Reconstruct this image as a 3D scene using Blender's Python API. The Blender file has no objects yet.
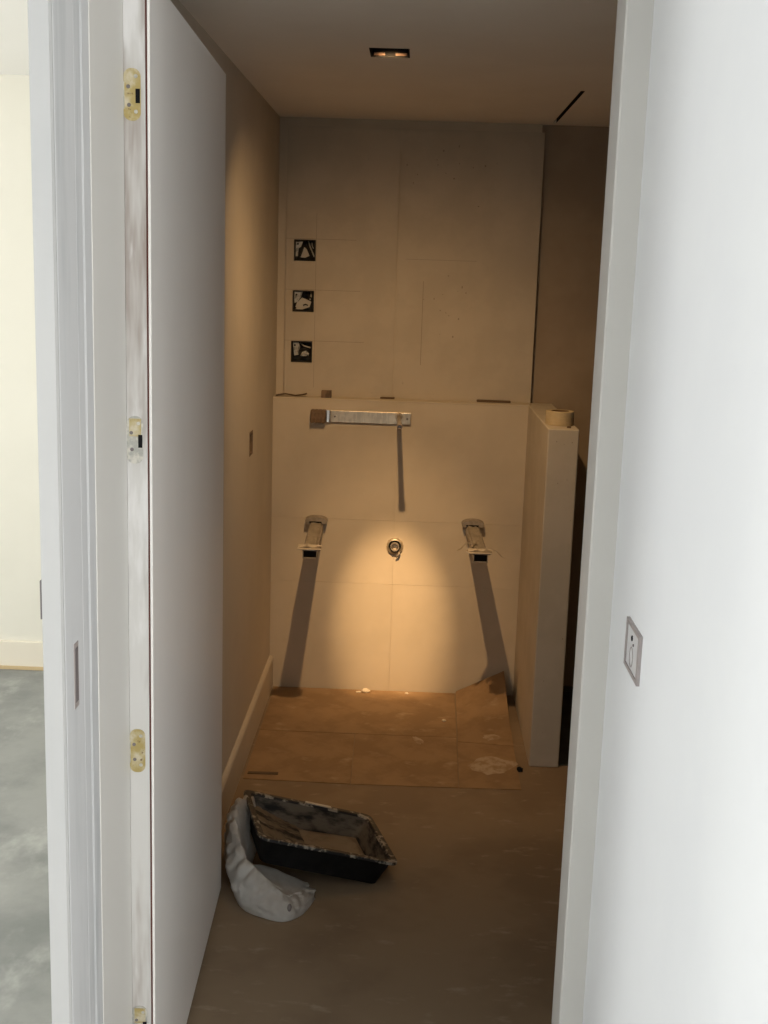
import bpy, bmesh, math, random
from mathutils import Vector, Matrix, noise
random.seed(7)
S = bpy.context.scene
COL = S.collection

# ------------------------------------------------------------------ camera
EYE = 1.64
F_PX, YAW, PITCH, ROLL = 1206.95, -0.0216, 0.1941, 0.0321
fw = Vector((math.sin(YAW)*math.cos(PITCH), math.cos(YAW)*math.cos(PITCH), -math.sin(PITCH)))
rt = Vector((math.cos(YAW), -math.sin(YAW), 0))
up = rt.cross(fw)
r2 = math.cos(ROLL)*rt + math.sin(ROLL)*up
u2 = -math.sin(ROLL)*rt + math.cos(ROLL)*up
cam = bpy.data.objects.new('camera', bpy.data.cameras.new('camera'))
COL.objects.link(cam)
cam.matrix_world = Matrix(((r2.x, u2.x, -fw.x, 0), (r2.y, u2.y, -fw.y, 0), (r2.z, u2.z, -fw.z, EYE), (0, 0, 0, 1)))
cam.data.sensor_fit = 'HORIZONTAL'
cam.data.sensor_width = 36.0
cam.data.lens = 36.0*F_PX/768.0
cam.data.clip_start = 0.05
S.camera = cam

# ------------------------------------------------------------------ world, daylight, exposure
W = bpy.data.worlds.new('daylight'); S.world = W
W.use_nodes = True
W.node_tree.nodes['Background'].inputs[0].default_value = (0.80, 0.90, 1.0, 1)
W.node_tree.nodes['Background'].inputs[1].default_value = 1.0

def area(name, loc, rot, sx, sy, power, color):
    l = bpy.data.lights.new(name, 'AREA'); l.shape = 'RECTANGLE'
    l.size = sx; l.size_y = sy; l.energy = power; l.color = color
    o = bpy.data.objects.new(name, l); COL.objects.link(o)
    o.location = loc; o.rotation_euler = rot
    return o
# daylight into the outer room; the far and rear lights are unseen additions
area('window_daylight', (-3.52, 0.2, 1.5), (0, -math.pi/2, 0), 1.7, 2.6, 101, (0.98, 0.99, 1.0))
area('added_daylight_far', (-3.52, 3.5, 1.5), (0, -math.pi/2, 0), 1.7, 1.6, 58, (1.0, 0.985, 0.95))  # unseen source, added to brighten the cream wall
area('added_daylight_rear', (2.3, -2.72, 1.5), (math.pi/2, 0, 0), 2.2, 1.7, 230, (1.0, 0.985, 0.955))  # unseen source, placed to light the door face and left jamb

S.view_settings.view_transform = 'Standard'
S.view_settings.look = 'None'
S.view_settings.exposure = 0.0
S.view_settings.gamma = 1.0
S.view_settings.use_curve_mapping = False

# ------------------------------------------------------------------ helpers
def tag(o, label=None, cat=None, group=None, kind=None):
    if label: o['label'] = label
    if cat: o['category'] = cat
    if group: o['group'] = group
    if kind: o['kind'] = kind
    return o

def wpos(o):
    p = Vector(o.location)
    while o.parent:
        o = o.parent; p = p + Vector(o.location)
    return p

def empty(name, loc, label, cat, group=None):
    o = bpy.data.objects.new(name, None); COL.objects.link(o)
    o.location = loc; o.empty_display_size = 0.05
    return tag(o, label, cat, group)

def link(name, bm, mat, parent=None, origin=None, smooth=False, local=False):
    """bm in world coordinates (or local to the parent when local=True)"""
    bmesh.ops.recalc_face_normals(bm, faces=bm.faces[:])
    if origin is None:
        if local: origin = Vector((0, 0, 0))
        elif bm.verts:
            mn = Vector([min(v.co[i] for v in bm.verts) for i in range(3)])
            mx = Vector([max(v.co[i] for v in bm.verts) for i in range(3)])
            origin = Vector(((mn.x+mx.x)/2, (mn.y+mx.y)/2, mn.z))
    origin = Vector(origin)
    if not local:
        bmesh.ops.translate(bm, vec=-origin, verts=bm.verts[:])
    me = bpy.data.meshes.new(name); bm.to_mesh(me); bm.free()
    if smooth:
        me.polygons.foreach_set('use_smooth', [True]*len(me.polygons))
    if mat:
        for m in (mat if isinstance(mat, (list, tuple)) else [mat]): me.materials.append(m)
    o = bpy.data.objects.new(name, me); COL.objects.link(o)
    if parent:
        o.parent = parent
        o.location = (0, 0, 0) if local else origin - wpos(parent)
    else:
        o.location = origin
    return o

def add_box(bm, x0, x1, y0, y1, z0, z1, bev=0.0, seg=2):
    g = bmesh.ops.create_cube(bm, size=1.0)
    vs = g['verts']
    for v in vs:
        v.co = Vector((x0 if v.co.x < 0 else x1, y0 if v.co.y < 0 else y1, z0 if v.co.z < 0 else z1))
    if bev > 0:
        es = list({e for v in vs for e in v.link_edges})
        bmesh.ops.bevel(bm, geom=es, offset=bev, segments=seg, affect='EDGES', profile=0.5)
    return bm

def box(name, x0, x1, y0, y1, z0, z1, mat, parent=None, bev=0.0, **k):
    bm = bmesh.new(); add_box(bm, x0, x1, y0, y1, z0, z1, bev)
    return link(name, bm, mat, parent, **k)

def add_tube(bm, pts, rad, n=12, caps=True):
    pts = [Vector(p) for p in pts]
    rads = rad if isinstance(rad, (list, tuple)) else [rad]*len(pts)
    rings = []
    prev = None
    for i, p in enumerate(pts):
        t = (pts[min(i+1, len(pts)-1)] - pts[max(i-1, 0)]).normalized()
        a = prev if prev is not None else (Vector((0, 0, 1)) if abs(t.z) < 0.9 else Vector((1, 0, 0)))
        s = t.cross(a).normalized(); b = s.cross(t).normalized(); prev = b
        rings.append([bm.verts.new(p + (s*math.cos(2*math.pi*k/n) + b*math.sin(2*math.pi*k/n))*rads[i]) for k in range(n)])
    for i in range(len(rings)-1):
        for k in range(n):
            bm.faces.new((rings[i][k], rings[i][(k+1) % n], rings[i+1][(k+1) % n], rings[i+1][k]))
    if caps:
        bm.faces.new(rings[0][::-1]); bm.faces.new(rings[-1])
    return bm

def add_lathe(bm, prof, c, axis='z', n=32, close=False):
    """prof: list of (radius, height) revolved about axis through c"""
    rings = []
    for r, h in prof:
        ring = []
        for k in range(n):
            a = 2*math.pi*k/n
            x, y = r*math.cos(a), r*math.sin(a)
            if axis == 'z': p = (c[0]+x, c[1]+y, c[2]+h)
            elif axis == 'y': p = (c[0]+x, c[1]+h, c[2]+y)
            else: p = (c[0]+h, c[1]+x, c[2]+y)
            ring.append(bm.verts.new(p))
        rings.append(ring)
    m = len(rings)
    for i in range(m if close else m-1):
        a, b = rings[i], rings[(i+1) % m]
        for k in range(n):
            bm.faces.new((a[k], a[(k+1) % n], b[(k+1) % n], b[k]))
    if not close:
        for ring in (rings[0], rings[-1]):
            try: bm.faces.new(ring)
            except ValueError: pass
    return bm

def slab_holes(bm, axis, a0, a1, z0, z1, d0, d1, holes):
    """slab in the (a,z) plane between depths d0,d1 along the other axis, with rectangular holes; axis 'y': a is X, 'x': a is Y, 'z': a is X and z is Y"""
    A = sorted({a0, a1} | {h[0] for h in holes} | {h[1] for h in holes})
    Z = sorted({z0, z1} | {h[2] for h in holes} | {h[3] for h in holes})
    def P(a, z, d):
        return (a, d, z) if axis == 'y' else ((d, a, z) if axis == 'x' else (a, z, d))
    solid = lambda a, z: (a0 < a < a1 and z0 < z < z1) and not any(h[0] < a < h[1] and h[2] < z < h[3] for h in holes)
    vt = {}
    def V(a, z, d):
        k = (round(a, 6), round(z, 6), d)
        if k not in vt: vt[k] = bm.verts.new(P(a, z, d))
        return vt[k]
    for i in range(len(A)-1):
        for j in range(len(Z)-1):
            am, zm = (A[i]+A[i+1])/2, (Z[j]+Z[j+1])/2
            if not solid(am, zm): continue
            for d in (d0, d1):
                bm.faces.new((V(A[i], Z[j], d), V(A[i+1], Z[j], d), V(A[i+1], Z[j+1], d), V(A[i], Z[j+1], d)))
            ea, ez = 1e-4, 1e-4
            for (p, q, ta, tz) in (((A[i], Z[j]), (A[i], Z[j+1]), A[i]-ea, zm), ((A[i+1], Z[j]), (A[i+1], Z[j+1]), A[i+1]+ea, zm),
                                   ((A[i], Z[j]), (A[i+1], Z[j]), am, Z[j]-ez), ((A[i], Z[j+1]), (A[i+1], Z[j+1]), am, Z[j+1]+ez)):
                if not solid(ta, tz):
                    bm.faces.new((V(*p, d0), V(*q, d0), V(*q, d1), V(*p, d1)))
    return bm

# ------------------------------------------------------------------ materials
def mat(name, col, rough=0.7, metal=0.0, col2=None, scale=8.0, detail=4.0, lo=0.4, hi=0.6, stretch=(1, 1, 1), bump=0.0, bscale=60.0, spec=0.4,
        col3=None, scale3=30.0, lo3=0.6, hi3=0.7, stretch3=(1, 1, 1), coords='Object'):
    m = bpy.data.materials.new(name); m.use_nodes = True
    nt = m.node_tree; N = nt.nodes; L = nt.links
    b = N['Principled BSDF']
    b.inputs['Roughness'].default_value = rough
    b.inputs['Metallic'].default_value = metal
    b.inputs['Specular IOR Level'].default_value = spec
    b.inputs['Base Color'].default_value = (*col, 1)
    tc = N.new('ShaderNodeTexCoord')
    def layer(prev, c, sc, st, l0, h0, det):
        mp = N.new('ShaderNodeMapping'); mp.inputs['Scale'].default_value = st
        L.new(tc.outputs[coords], mp.inputs['Vector'])
        nz = N.new('ShaderNodeTexNoise'); nz.inputs['Scale'].default_value = sc; nz.inputs['Detail'].default_value = det
        nz.inputs['Roughness'].default_value = 0.6
        L.new(mp.outputs[0], nz.inputs['Vector'])
        rg = N.new('ShaderNodeMapRange'); rg.inputs['From Min'].default_value = l0; rg.inputs['From Max'].default_value = h0
        rg.interpolation_type = 'SMOOTHSTEP'
        L.new(nz.outputs['Fac'], rg.inputs['Value'])
        mx = N.new('ShaderNodeMix'); mx.data_type = 'RGBA'
        L.new(rg.outputs[0], mx.inputs['Factor'])
        if isinstance(prev, tuple): mx.inputs['A'].default_value = (*prev, 1)
        else: L.new(prev, mx.inputs['A'])
        mx.inputs['B'].default_value = (*c, 1)
        return mx.outputs['Result']
    out = col
    if col2: out = layer(out, col2, scale, stretch, lo, hi, detail)
    if col3: out = layer(out, col3, scale3, stretch3, lo3, hi3, 5.0)
    if not isinstance(out, tuple): L.new(out, b.inputs['Base Color'])
    if bump > 0:
        nz = N.new('ShaderNodeTexNoise'); nz.inputs['Scale'].default_value = bscale; nz.inputs['Detail'].default_value = 4
        L.new(tc.outputs[coords], nz.inputs['Vector'])
        bp = N.new('ShaderNodeBump'); bp.inputs['Strength'].default_value = bump; bp.inputs['Distance'].default_value = 0.004
        L.new(nz.outputs['Fac'], bp.inputs['Height']); L.new(bp.outputs[0], b.inputs['Normal'])
    return m

M = {}
M['plaster'] = mat('bare_plaster', (0.56, 0.49, 0.39), 0.85, col2=(0.52, 0.455, 0.36), scale=3.0, bump=0.08, bscale=40)
M['left_plaster'] = mat('smooth_plaster', (0.58, 0.52, 0.43), 0.85, col2=(0.54, 0.485, 0.40), scale=2.0, bump=0.05, bscale=30)
M['board'] = mat('tile_backer', (0.51, 0.45, 0.365), 0.9, col2=(0.47, 0.415, 0.335), scale=5.0, col3=(0.40, 0.35, 0.29), scale3=24, lo3=0.68, hi3=0.78, bump=0.12, bscale=90)
M['half_wall'] = mat('half_wall_plaster', (0.52, 0.465, 0.385), 0.85, col2=(0.48, 0.43, 0.35), scale=6, col3=(0.42, 0.37, 0.31), scale3=45, lo3=0.72, hi3=0.8, bump=0.08)
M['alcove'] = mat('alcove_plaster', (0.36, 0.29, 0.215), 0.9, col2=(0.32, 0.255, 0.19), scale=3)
M['ceiling'] = mat('ceiling_plaster', (0.84, 0.79, 0.71), 0.9, col2=(0.81, 0.76, 0.68), scale=2)
M['floor'] = mat('brown_hardboard', (0.29, 0.215, 0.14), 0.75, col2=(0.235, 0.17, 0.11), scale=2.6, col3=(0.40, 0.32, 0.235), scale3=11, lo3=0.58, hi3=0.80, stretch3=(1, 2.2, 1), bump=0.05)
M['floorboard'] = mat('dusty_plywood', (0.34, 0.225, 0.125), 0.85, col2=(0.27, 0.175, 0.095), scale=6, detail=7, col3=(0.46, 0.35, 0.235), scale3=9, lo3=0.56, hi3=0.80, stretch3=(1, 1.6, 1), bump=0.1)
M['smear'] = mat('plaster_smear', (0.46, 0.36, 0.26), 0.9, col2=(0.33, 0.23, 0.14), scale=28, lo=0.42, hi=0.62)
M['concrete'] = mat('grey_concrete', (0.30, 0.305, 0.29), 0.8, col2=(0.20, 0.21, 0.20), scale=3.2, detail=7, lo=0.35, hi=0.68, col3=(0.40, 0.405, 0.385), scale3=6, lo3=0.52, hi3=0.75, stretch3=(1, 0.6, 1), bump=0.05)
M['cream'] = mat('cream_paint', (0.78, 0.755, 0.665), 0.8, col2=(0.76, 0.735, 0.645), scale=1.5)
M['cream_base'] = mat('cream_baseboard_paint', (0.80, 0.74, 0.62), 0.7)
M['bare_wood'] = mat('bare_wood_edge', (0.60, 0.46, 0.26), 0.8)
M['white'] = mat('white_paint', (0.80, 0.80, 0.79), 0.7, col2=(0.78, 0.78, 0.77), scale=2)
M['ceil_white'] = mat('ceiling_paint', (0.80, 0.79, 0.76), 0.85)
M['white_wall'] = mat('white_wall_paint', (0.82, 0.83, 0.83), 0.75, col2=(0.80, 0.81, 0.815), scale=2.5)
M['frame'] = mat('primed_frame', (0.445, 0.445, 0.44), 0.6, col2=(0.41, 0.415, 0.415), scale=4, stretch=(1, 1, 0.25))
M['filler'] = mat('filled_frame', (0.60, 0.605, 0.61), 0.65, col2=(0.42, 0.44, 0.45), scale=9, stretch=(1, 1, 0.12), lo=0.44, hi=0.68)
M['jamb'] = mat('jamb_paint', (0.68, 0.665, 0.63), 0.55)
M['door'] = mat('door_paint', (0.82, 0.80, 0.77), 0.5, col2=(0.80, 0.78, 0.75), scale=2, stretch=(1, 1, 0.3))
M['dooredge'] = mat('primed_door_edge', (0.58, 0.57, 0.55), 0.6, col2=(0.33, 0.285, 0.255), scale=16, stretch=(1, 1, 0.13), lo=0.42, hi=0.66, col3=(0.68, 0.67, 0.66), scale3=14, lo3=0.5, hi3=0.62, stretch3=(1, 1, 0.2))
M['rawwood'] = mat('raw_red_wood', (0.10, 0.032, 0.022), 0.8)
M['brass'] = mat('paint_splashed_brass', (0.42, 0.33, 0.13), 0.45, 0.35, col2=(0.60, 0.55, 0.42), scale=28, lo=0.42, hi=0.68, col3=(0.20, 0.14, 0.07), scale3=80, lo3=0.62, hi3=0.7)
M['steelhinge'] = mat('dull_steel', (0.40, 0.40, 0.37), 0.45, 0.5, col2=(0.60, 0.58, 0.52), scale=70)
M['black'] = mat('black', (0.010, 0.010, 0.011), 0.8, spec=0.1)
M['blackplastic'] = mat('black_plastic', (0.007, 0.007, 0.0075), 0.6, col2=(0.012, 0.012, 0.012), scale=30, col3=(0.10, 0.09, 0.075), scale3=42, lo3=0.70, hi3=0.80, bump=0.1, spec=0.15)
M['trayin'] = mat('plaster_crusted_plastic', (0.20, 0.165, 0.125), 0.7, col2=(0.016, 0.016, 0.016), scale=16, detail=6, lo=0.48, hi=0.58, stretch=(0.3, 1.6, 1), col3=(0.33, 0.29, 0.24), scale3=30, lo3=0.56, hi3=0.7, stretch3=(0.3, 1.5, 1), bump=0.3, bscale=50)
M['traywall'] = mat('scraped_black_plastic', (0.012, 0.012, 0.012), 0.55, col2=(0.17, 0.145, 0.115), scale=20, detail=6, lo=0.40, hi=0.60, stretch=(0.5, 0.5, 1.3), bump=0.2, bscale=50, spec=0.2)
M['trayrim'] = mat('splashed_plastic_rim', (0.016, 0.016, 0.017), 0.5, col2=(0.36, 0.33, 0.28), scale=45, detail=6, lo=0.5, hi=0.62, bump=0.2)
M['wetplaster'] = mat('leftover_plaster', (0.27, 0.215, 0.155), 0.6, col2=(0.20, 0.155, 0.11), scale=14, bump=0.2, bscale=30)
M['bag'] = mat('white_plastic', (0.84, 0.83, 0.80), 0.5, col2=(0.76, 0.74, 0.70), scale=12, bump=0.12, bscale=40)
M['chrome'] = mat('brushed_steel', (0.60, 0.53, 0.42), 0.38, 0.7, col2=(0.48, 0.42, 0.33), scale=20, stretch=(3, 1, 1))
M['polished'] = mat('polished_steel', (0.85, 0.82, 0.76), 0.12, 1.0)
M['tape_brown'] = mat('brown_tape', (0.19, 0.125, 0.075), 0.6, col2=(0.13, 0.085, 0.05), scale=60)
M['galv'] = mat('dusty_galvanised', (0.42, 0.42, 0.40), 0.55, 0.3, col2=(0.14, 0.14, 0.13), scale=35, lo=0.45, hi=0.6)
M['darkbox'] = mat('dark_box_metal', (0.035, 0.034, 0.032), 0.7)
M['wire_white'] = mat('white_cable', (0.44, 0.42, 0.385), 0.5)
M['wire_black'] = mat('black_cable', (0.02, 0.02, 0.02), 0.5)
M['wrap'] = mat('paper_wrap', (0.54, 0.48, 0.40), 0.85, col2=(0.45, 0.395, 0.32), scale=25, bump=0.2)
M['arm_grey'] = mat('dusty_grey_steel', (0.25, 0.22, 0.19), 0.6, 0.2, col2=(0.32, 0.285, 0.25), scale=40)
M['masking'] = mat('masking_tape', (0.52, 0.42, 0.26), 0.7, col2=(0.48, 0.385, 0.235), scale=20, stretch=(1, 1, 8))
M['cardboard'] = mat('cardboard_core', (0.17, 0.11, 0.06), 0.85)
M['shim'] = mat('dark_wood_offcut', (0.12, 0.08, 0.05), 0.8)
M['block'] = mat('brown_wood_block', (0.22, 0.15, 0.10), 0.8, col2=(0.10, 0.07, 0.05), scale=80, stretch=(1, 0.2, 0.2))
M['chip'] = mat('plaster_chip', (0.72, 0.64, 0.52), 0.9)
M['liner'] = mat('black_waterproof_liner', (0.035, 0.042, 0.036), 0.5, col2=(0.06, 0.066, 0.056), scale=8)
M['pencil'] = mat('pencil', (0.30, 0.255, 0.205), 0.8)
M['platerim'] = mat('pinkish_grey_metal', (0.40, 0.36, 0.35), 0.45, 0.25)
M['plateface'] = mat('plate_face', (0.66, 0.66, 0.66), 0.4)
M['copper'] = mat('copper_glint', (0.10, 0.055, 0.035), 0.6, 0.0)  # brownish tone standing in for glints inside the lamp housing
M['slot'] = mat('slot_grey', (0.17, 0.15, 0.15), 0.6)

# ------------------------------------------------------------------ measured layout (metres)
XL, XR = -0.540, 0.4537          # left wall face, right end of upper back boards
D, D2, D3 = 4.622, 4.702, 4.732  # lower back wall face, upper board face, alcove back wall
ZC, ZL = 2.209, 1.163            # bathroom ceiling, ledge and half wall top
XP, WP, YP = 0.4404, 0.1012, 3.909
XJ = -0.485                      # left jamb face
YF = 2.0                         # doorway plane
XWR = 0.350                      # white wall on the right of the outer room
HZ = 2.332                       # ceiling of the outer room
YB = 4.723                       # cream wall of the outer room
LAMP = Vector((-0.095, 3.325, ZC))

def struct(o, label=None):
    o['kind'] = 'structure'
    if label: o['label'] = label
    return o

# ------------------------------------------------------------------ structure: bathroom
floor = struct(box('floor', XL-0.1, 1.3, YF, D3+0.1, -0.06, 0.0, M['floor']), 'brown hardboard floor of the small bathroom')
# ceiling with cut-outs for the lamp housing and the slot
CANX0, CANX1, CANY0, CANY1 = LAMP.x-0.05, LAMP.x+0.05, LAMP.y-0.062, LAMP.y+0.062
bm = bmesh.new()
slab_holes(bm, 'z', XL-0.1, 1.3, YF+0.1, D3+0.1, ZC, ZC+0.10, [(CANX0, CANX1, CANY0, CANY1), (0.476, 0.490, 3.88, 4.66)])
ceiling = struct(link('ceiling', bm, M['ceiling']), 'plain plaster ceiling of the bathroom with a slot')
box('slot_shade_top', 0.470, 0.496, 3.87, 4.67, ZC+0.09, ZC+0.12, M['black'], ceiling)  # black pieces stand in for the shade inside the slot
for x in (0.4762, 0.4884): box('slot_shade_side', x, x+0.0014, 3.881, 4.659, ZC+0.0006, ZC+0.09, M['black'], ceiling)  # black sides added so the slot stays dark inside
# left wall with the opening of the socket box
OY0, OY1, OZ0, OZ1 = 3.965, 4.045, 1.030, 1.112
bm = bmesh.new()
slab_holes(bm, 'x', YF+0.12, D3+0.1, 0.0, ZC, XL-0.10, XL, [(OY0, OY1, OZ0, OZ1)])
wall_left = struct(link('wall_left', bm, M['left_plaster']), 'plastered left wall of the bathroom behind the door')
# back wall: upper part with holes for boxes, lower part thick
BX = [(-0.478, -0.394, 1.681, 1.762), (-0.480, -0.397, 1.489, 1.571), (-0.483, -0.400, 1.295, 1.378)]
bm = bmesh.new()
slab_holes(bm, 'y', XL, XR-0.01, ZL-0.02, ZC, D2+0.012, D2+0.10, BX)
wall_back = struct(link('wall_back', bm, M['plaster']), 'back wall carrying grey-beige tile backer boards')
box('rear_light_block', XL-0.1, XP+0.1, D2+0.10, D2+0.14, 0, ZC+0.1, M['plaster'], wall_back)  # unseen sheet added to block world light leaking around the boxes
# upper boards, each its own piece
SEAM = -0.082
def board(x0, x1, z0, z1, yf, yb, holes=(), m=M['board'], name='backer_board', bevel=True):
    bm = bmesh.new()
    hs = [h for h in holes if h[0] > x0 and h[1] < x1 and h[2] > z0 and h[3] < z1]
    slab_holes(bm, 'y', x0, x1, z0, z1, yf, yb, hs)
    return link(name, bm, m, wall_back)
board(-0.508, SEAM-0.001, ZL+0.003, 2.178, D2, D2+0.012, BX)
board(SEAM+0.001, XR, ZL+0.003, 2.178, D2+0.0012, D2+0.012)
# lower, thicker wall: core plus boards in three rows of two
add = bmesh.new(); add_box(add, XL, XP, D+0.012, D2+0.02, 0, ZL-0.004)
link('lower_wall_core', add, M['plaster'], wall_back)
rows = [(0.0, 0.4404), (0.441, 0.6964), (0.697, ZL)]
for j, (z0, z1) in enumerate(rows):
    xs = [(XL, -0.0578), (-0.0573, XP)]
    for i, (x0, x1) in enumerate(xs):
        b_ = bmesh.new(); add_box(b_, x0, x1, D+0.0005*((i+j) % 2), D+0.012, z0, z1)
        link('lower_board', b_, M['plaster'], wall_back)
# ledge cap
box('ledge_cap', XL, XP+0.01, D-0.001, D2+0.001, ZL-0.002, ZL+0.004, M['plaster'], wall_back, bev=0.0015)
# pencil setting-out lines and a few marks
bm = bmesh.new()
yl = D2-0.0003
for (x0, x1, z0, z1) in [(-0.508, -0.24, 1.764, 1.7655), (-0.508, -0.22, 1.573, 1.5745), (-0.508, -0.20, 1.379, 1.3805),
                         (-0.393, -0.3917, 1.20, 1.86), (0.02, 0.022, 1.30, 1.62), (-0.05, 0.22, 1.70, 1.7012)]:
    add_box(bm, x0, x1, yl, D2+0.002, z0, z1)
for k in range(26):
    x = random.gauss(0.12, 0.10); z = random.choice([random.gauss(1.52, 0.10), random.gauss(2.02, 0.06)])
    if x > 0.42 or z > 2.16: continue
    w = random.uniform(0.002, 0.006)
    add_box(bm, x, x+w, yl, D2+0.002, z, z+random.uniform(0.002, 0.009))
o = link('pencil_marks', bm, M['pencil'], wall_back); o['kind'] = 'stuff'
# alcove back wall and right wall
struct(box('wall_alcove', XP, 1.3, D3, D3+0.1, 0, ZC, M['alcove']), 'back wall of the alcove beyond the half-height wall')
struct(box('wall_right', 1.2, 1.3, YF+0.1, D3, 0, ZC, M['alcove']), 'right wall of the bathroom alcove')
# half-height partition
bm = bmesh.new(); add_box(bm, XP, XP+WP, YP, D3, 0, ZL+0.003, bev=0.004)
wp = struct(link('wall_partition', bm, M['half_wall']), 'half-height plastered partition with a roll of tape on top')
bm = bmesh.new()
for k in range(9):
    x = XP+random.uniform(0.01, 0.09); z = random.uniform(0.95, ZL) if k < 5 else random.uniform(0.1, 0.9)
    s = random.uniform(0.0015, 0.003); add_box(bm, x, x+s, YP-0.0003, YP+0.003, z, z+s*1.4)
o = link('scuff_marks', bm, M['pencil'], wp); o['kind'] = 'stuff'
# baseboard along left wall
bm = bmesh.new()
prof = [(XL, 0), (XL+0.015, 0), (XL+0.015, 0.118), (XL+0.011, 0.126), (XL+0.004, 0.130), (XL, 0.130)]
r0 = [bm.verts.new((x, YF+0.12, z)) for x, z in prof]; r1 = [bm.verts.new((x, D, z)) for x, z in prof]
for k in range(len(prof)):
    bm.faces.new((r0[k], r0[(k+1) % 6], r1[(k+1) % 6], r1[k]))
bm.faces.new(r0); bm.faces.new(r1[::-1])
struct(link('baseboard_left', bm, M['left_plaster']), 'plain baseboard along the left bathroom wall')
# loose floor boards at the back of the bathroom
def fboard(corners, t=0.003, curl=None, name='floor_board'):
    """corners: front-left, front-right, back-right, back-left (x,y[,z]) top surface; subdivided sheet"""
    c = [Vector((p[0], p[1], (p[2] if len(p) > 2 else 0)+t)) for p in corners]
    n = 8
    bm = bmesh.new(); g = []
    for lev in (0, 1):
        gr = []
        for j in range(n+1):
            row = []
            for i in range(n+1):
                u, v = i/n, j/n
                p = (c[0]*(1-u)+c[1]*u)*(1-v) + (c[3]*(1-u)+c[2]*u)*v
                if curl: p.z += curl(u, v)
                if lev: p.z -= t*0.98
                row.append(bm.verts.new(p))
            gr.append(row)
        g.append(gr)
    for lev in (0, 1):
        for j in range(n):
            for i in range(n):
                bm.faces.new((g[lev][j][i], g[lev][j][i+1], g[lev][j+1][i+1], g[lev][j+1][i]))
    for i in range(n):
        for (a, b) in (((0, i), (0, i+1)), ((n, i), (n, i+1)), ((i, 0), (i+1, 0)), ((i, n), (i+1, n))):
            bm.faces.new((g[0][a[0]][a[1]], g[0][b[0]][b[1]], g[1][b[0]][b[1]], g[1][a[0]][a[1]]))
    return link(name, bm, M['floorboard'], floor)
fboard([(-0.515, 3.71), (-0.162, 3.70), (-0.170, 4.135), (-0.515, 4.140)])
fboard([(-0.160, 3.70), (0.1925, 3.705), (0.1992, 4.139), (-0.168, 4.137)])
fboard([(-0.515, 4.142), (0.1995, 4.140), (0.205, 4.612), (-0.515, 4.612)], t=0.0035)
fboard([(0.1945, 3.705), (0.398, 3.71), (0.400, 4.08), (0.201, 4.10)])
fboard([(0.203, 4.104), (0.402, 4.084), (0.398, 4.606), (0.210, 4.606)], curl=lambda u, v: 0.105*max(0, u*0.9+0.1)*v**1.6)
# dried plaster smears on two boards
def smear(cx, cy, rx, ry, rot, z):
    bm = bmesh.new(); n = 26; c = bm.verts.new((cx, cy, z+0.0025)); ring = []
    for k in range(n):
        a = 2*math.pi*k/n
        r = 1+0.45*noise.noise(Vector((math.cos(a)*1.7+cx*9, math.sin(a)*1.7+cy*7, 0.3)))+random.uniform(-0.1, 0.1)
        x, y = rx*r*math.cos(a), ry*r*math.sin(a)
        ring.append(bm.verts.new((cx+x*math.cos(rot)-y*math.sin(rot), cy+x*math.sin(rot)+y*math.cos(rot), z)))
    for k in range(n): bm.faces.new((c, ring[k], ring[(k+1) % n]))
    link('plaster_smear', bm, M['smear'], floor)
smear(0.315, 3.90, 0.078, 0.07, 0.4, 0.0033)
smear(0.06, 4.10, 0.035, 0.014, 1.9, 0.0038)
smear(0.33, 4.16, 0.05, 0.03, 0.9, 0.0058)
# black liner in the alcove, turned up at the walls
bm = bmesh.new()
add_box(bm, XP+WP+0.001, 1.2, YP+0.02, 4.70, 0.0005, 0.004)
add_box(bm, XP+WP+0.001, 1.2, 4.692, D3-0.002, 0.0005, 0.012)
liner = tag(link('shower_liner', bm, M['liner']), 'black waterproof liner on the floor behind the half wall', 'liner')

# ------------------------------------------------------------------ structure: doorway
def prism_z(name, poly, z0, z1, m, parent=None):
    bm = bmesh.new()
    a = [bm.verts.new((x, y, z0)) for x, y in poly]; b = [bm.verts.new((x, y, z1)) for x, y in poly]
    n = len(poly)
    for k in range(n): bm.faces.new((a[k], a[(k+1) % n], b[(k+1) % n], b[k]))
    bm.faces.new(a[::-1]); bm.faces.new(b)
    return link(name, bm, m, parent)
# left door frame: front edge, filled reveal, stop bead, jamb
t1 = struct(prism_z('trim_1', [(-0.5085, 1.616), (-0.481, 1.612), (-0.4785, 1.616), (-0.4785, 1.714), (-0.5085, 1.714)], 0, HZ, [M['frame']]), 'white primed front edge of the left door frame')
prism_z('filled_reveal', [(-0.4787, 1.619), (-0.4777, 1.622), (-0.4777, 1.712), (-0.4787, 1.714)], 0, HZ, M['filler'], t1)
struct(prism_z('trim_2', [(-0.53, 1.714), (-0.4810, 1.714), (-0.4785, 1.716), (-0.4785, 1.726), (-0.4800, 1.730), (-0.4800, 1.752), (-0.4782, 1.757), (-0.4782, 1.792), (-0.4800, 1.798), (-0.53, 1.798)], 0, HZ, M['filler']), 'ridged stop bead of the left door frame')
struct(prism_z('trim_3', [(-0.55, 1.798), (-0.4810, 1.798), (-0.4790, 1.801), (-0.4778, 1.9945), (-0.4785, 1.9965), (-0.55, 1.9965)], 0, HZ, M['jamb']), 'flat off-white jamb beside the door hinges')
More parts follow.
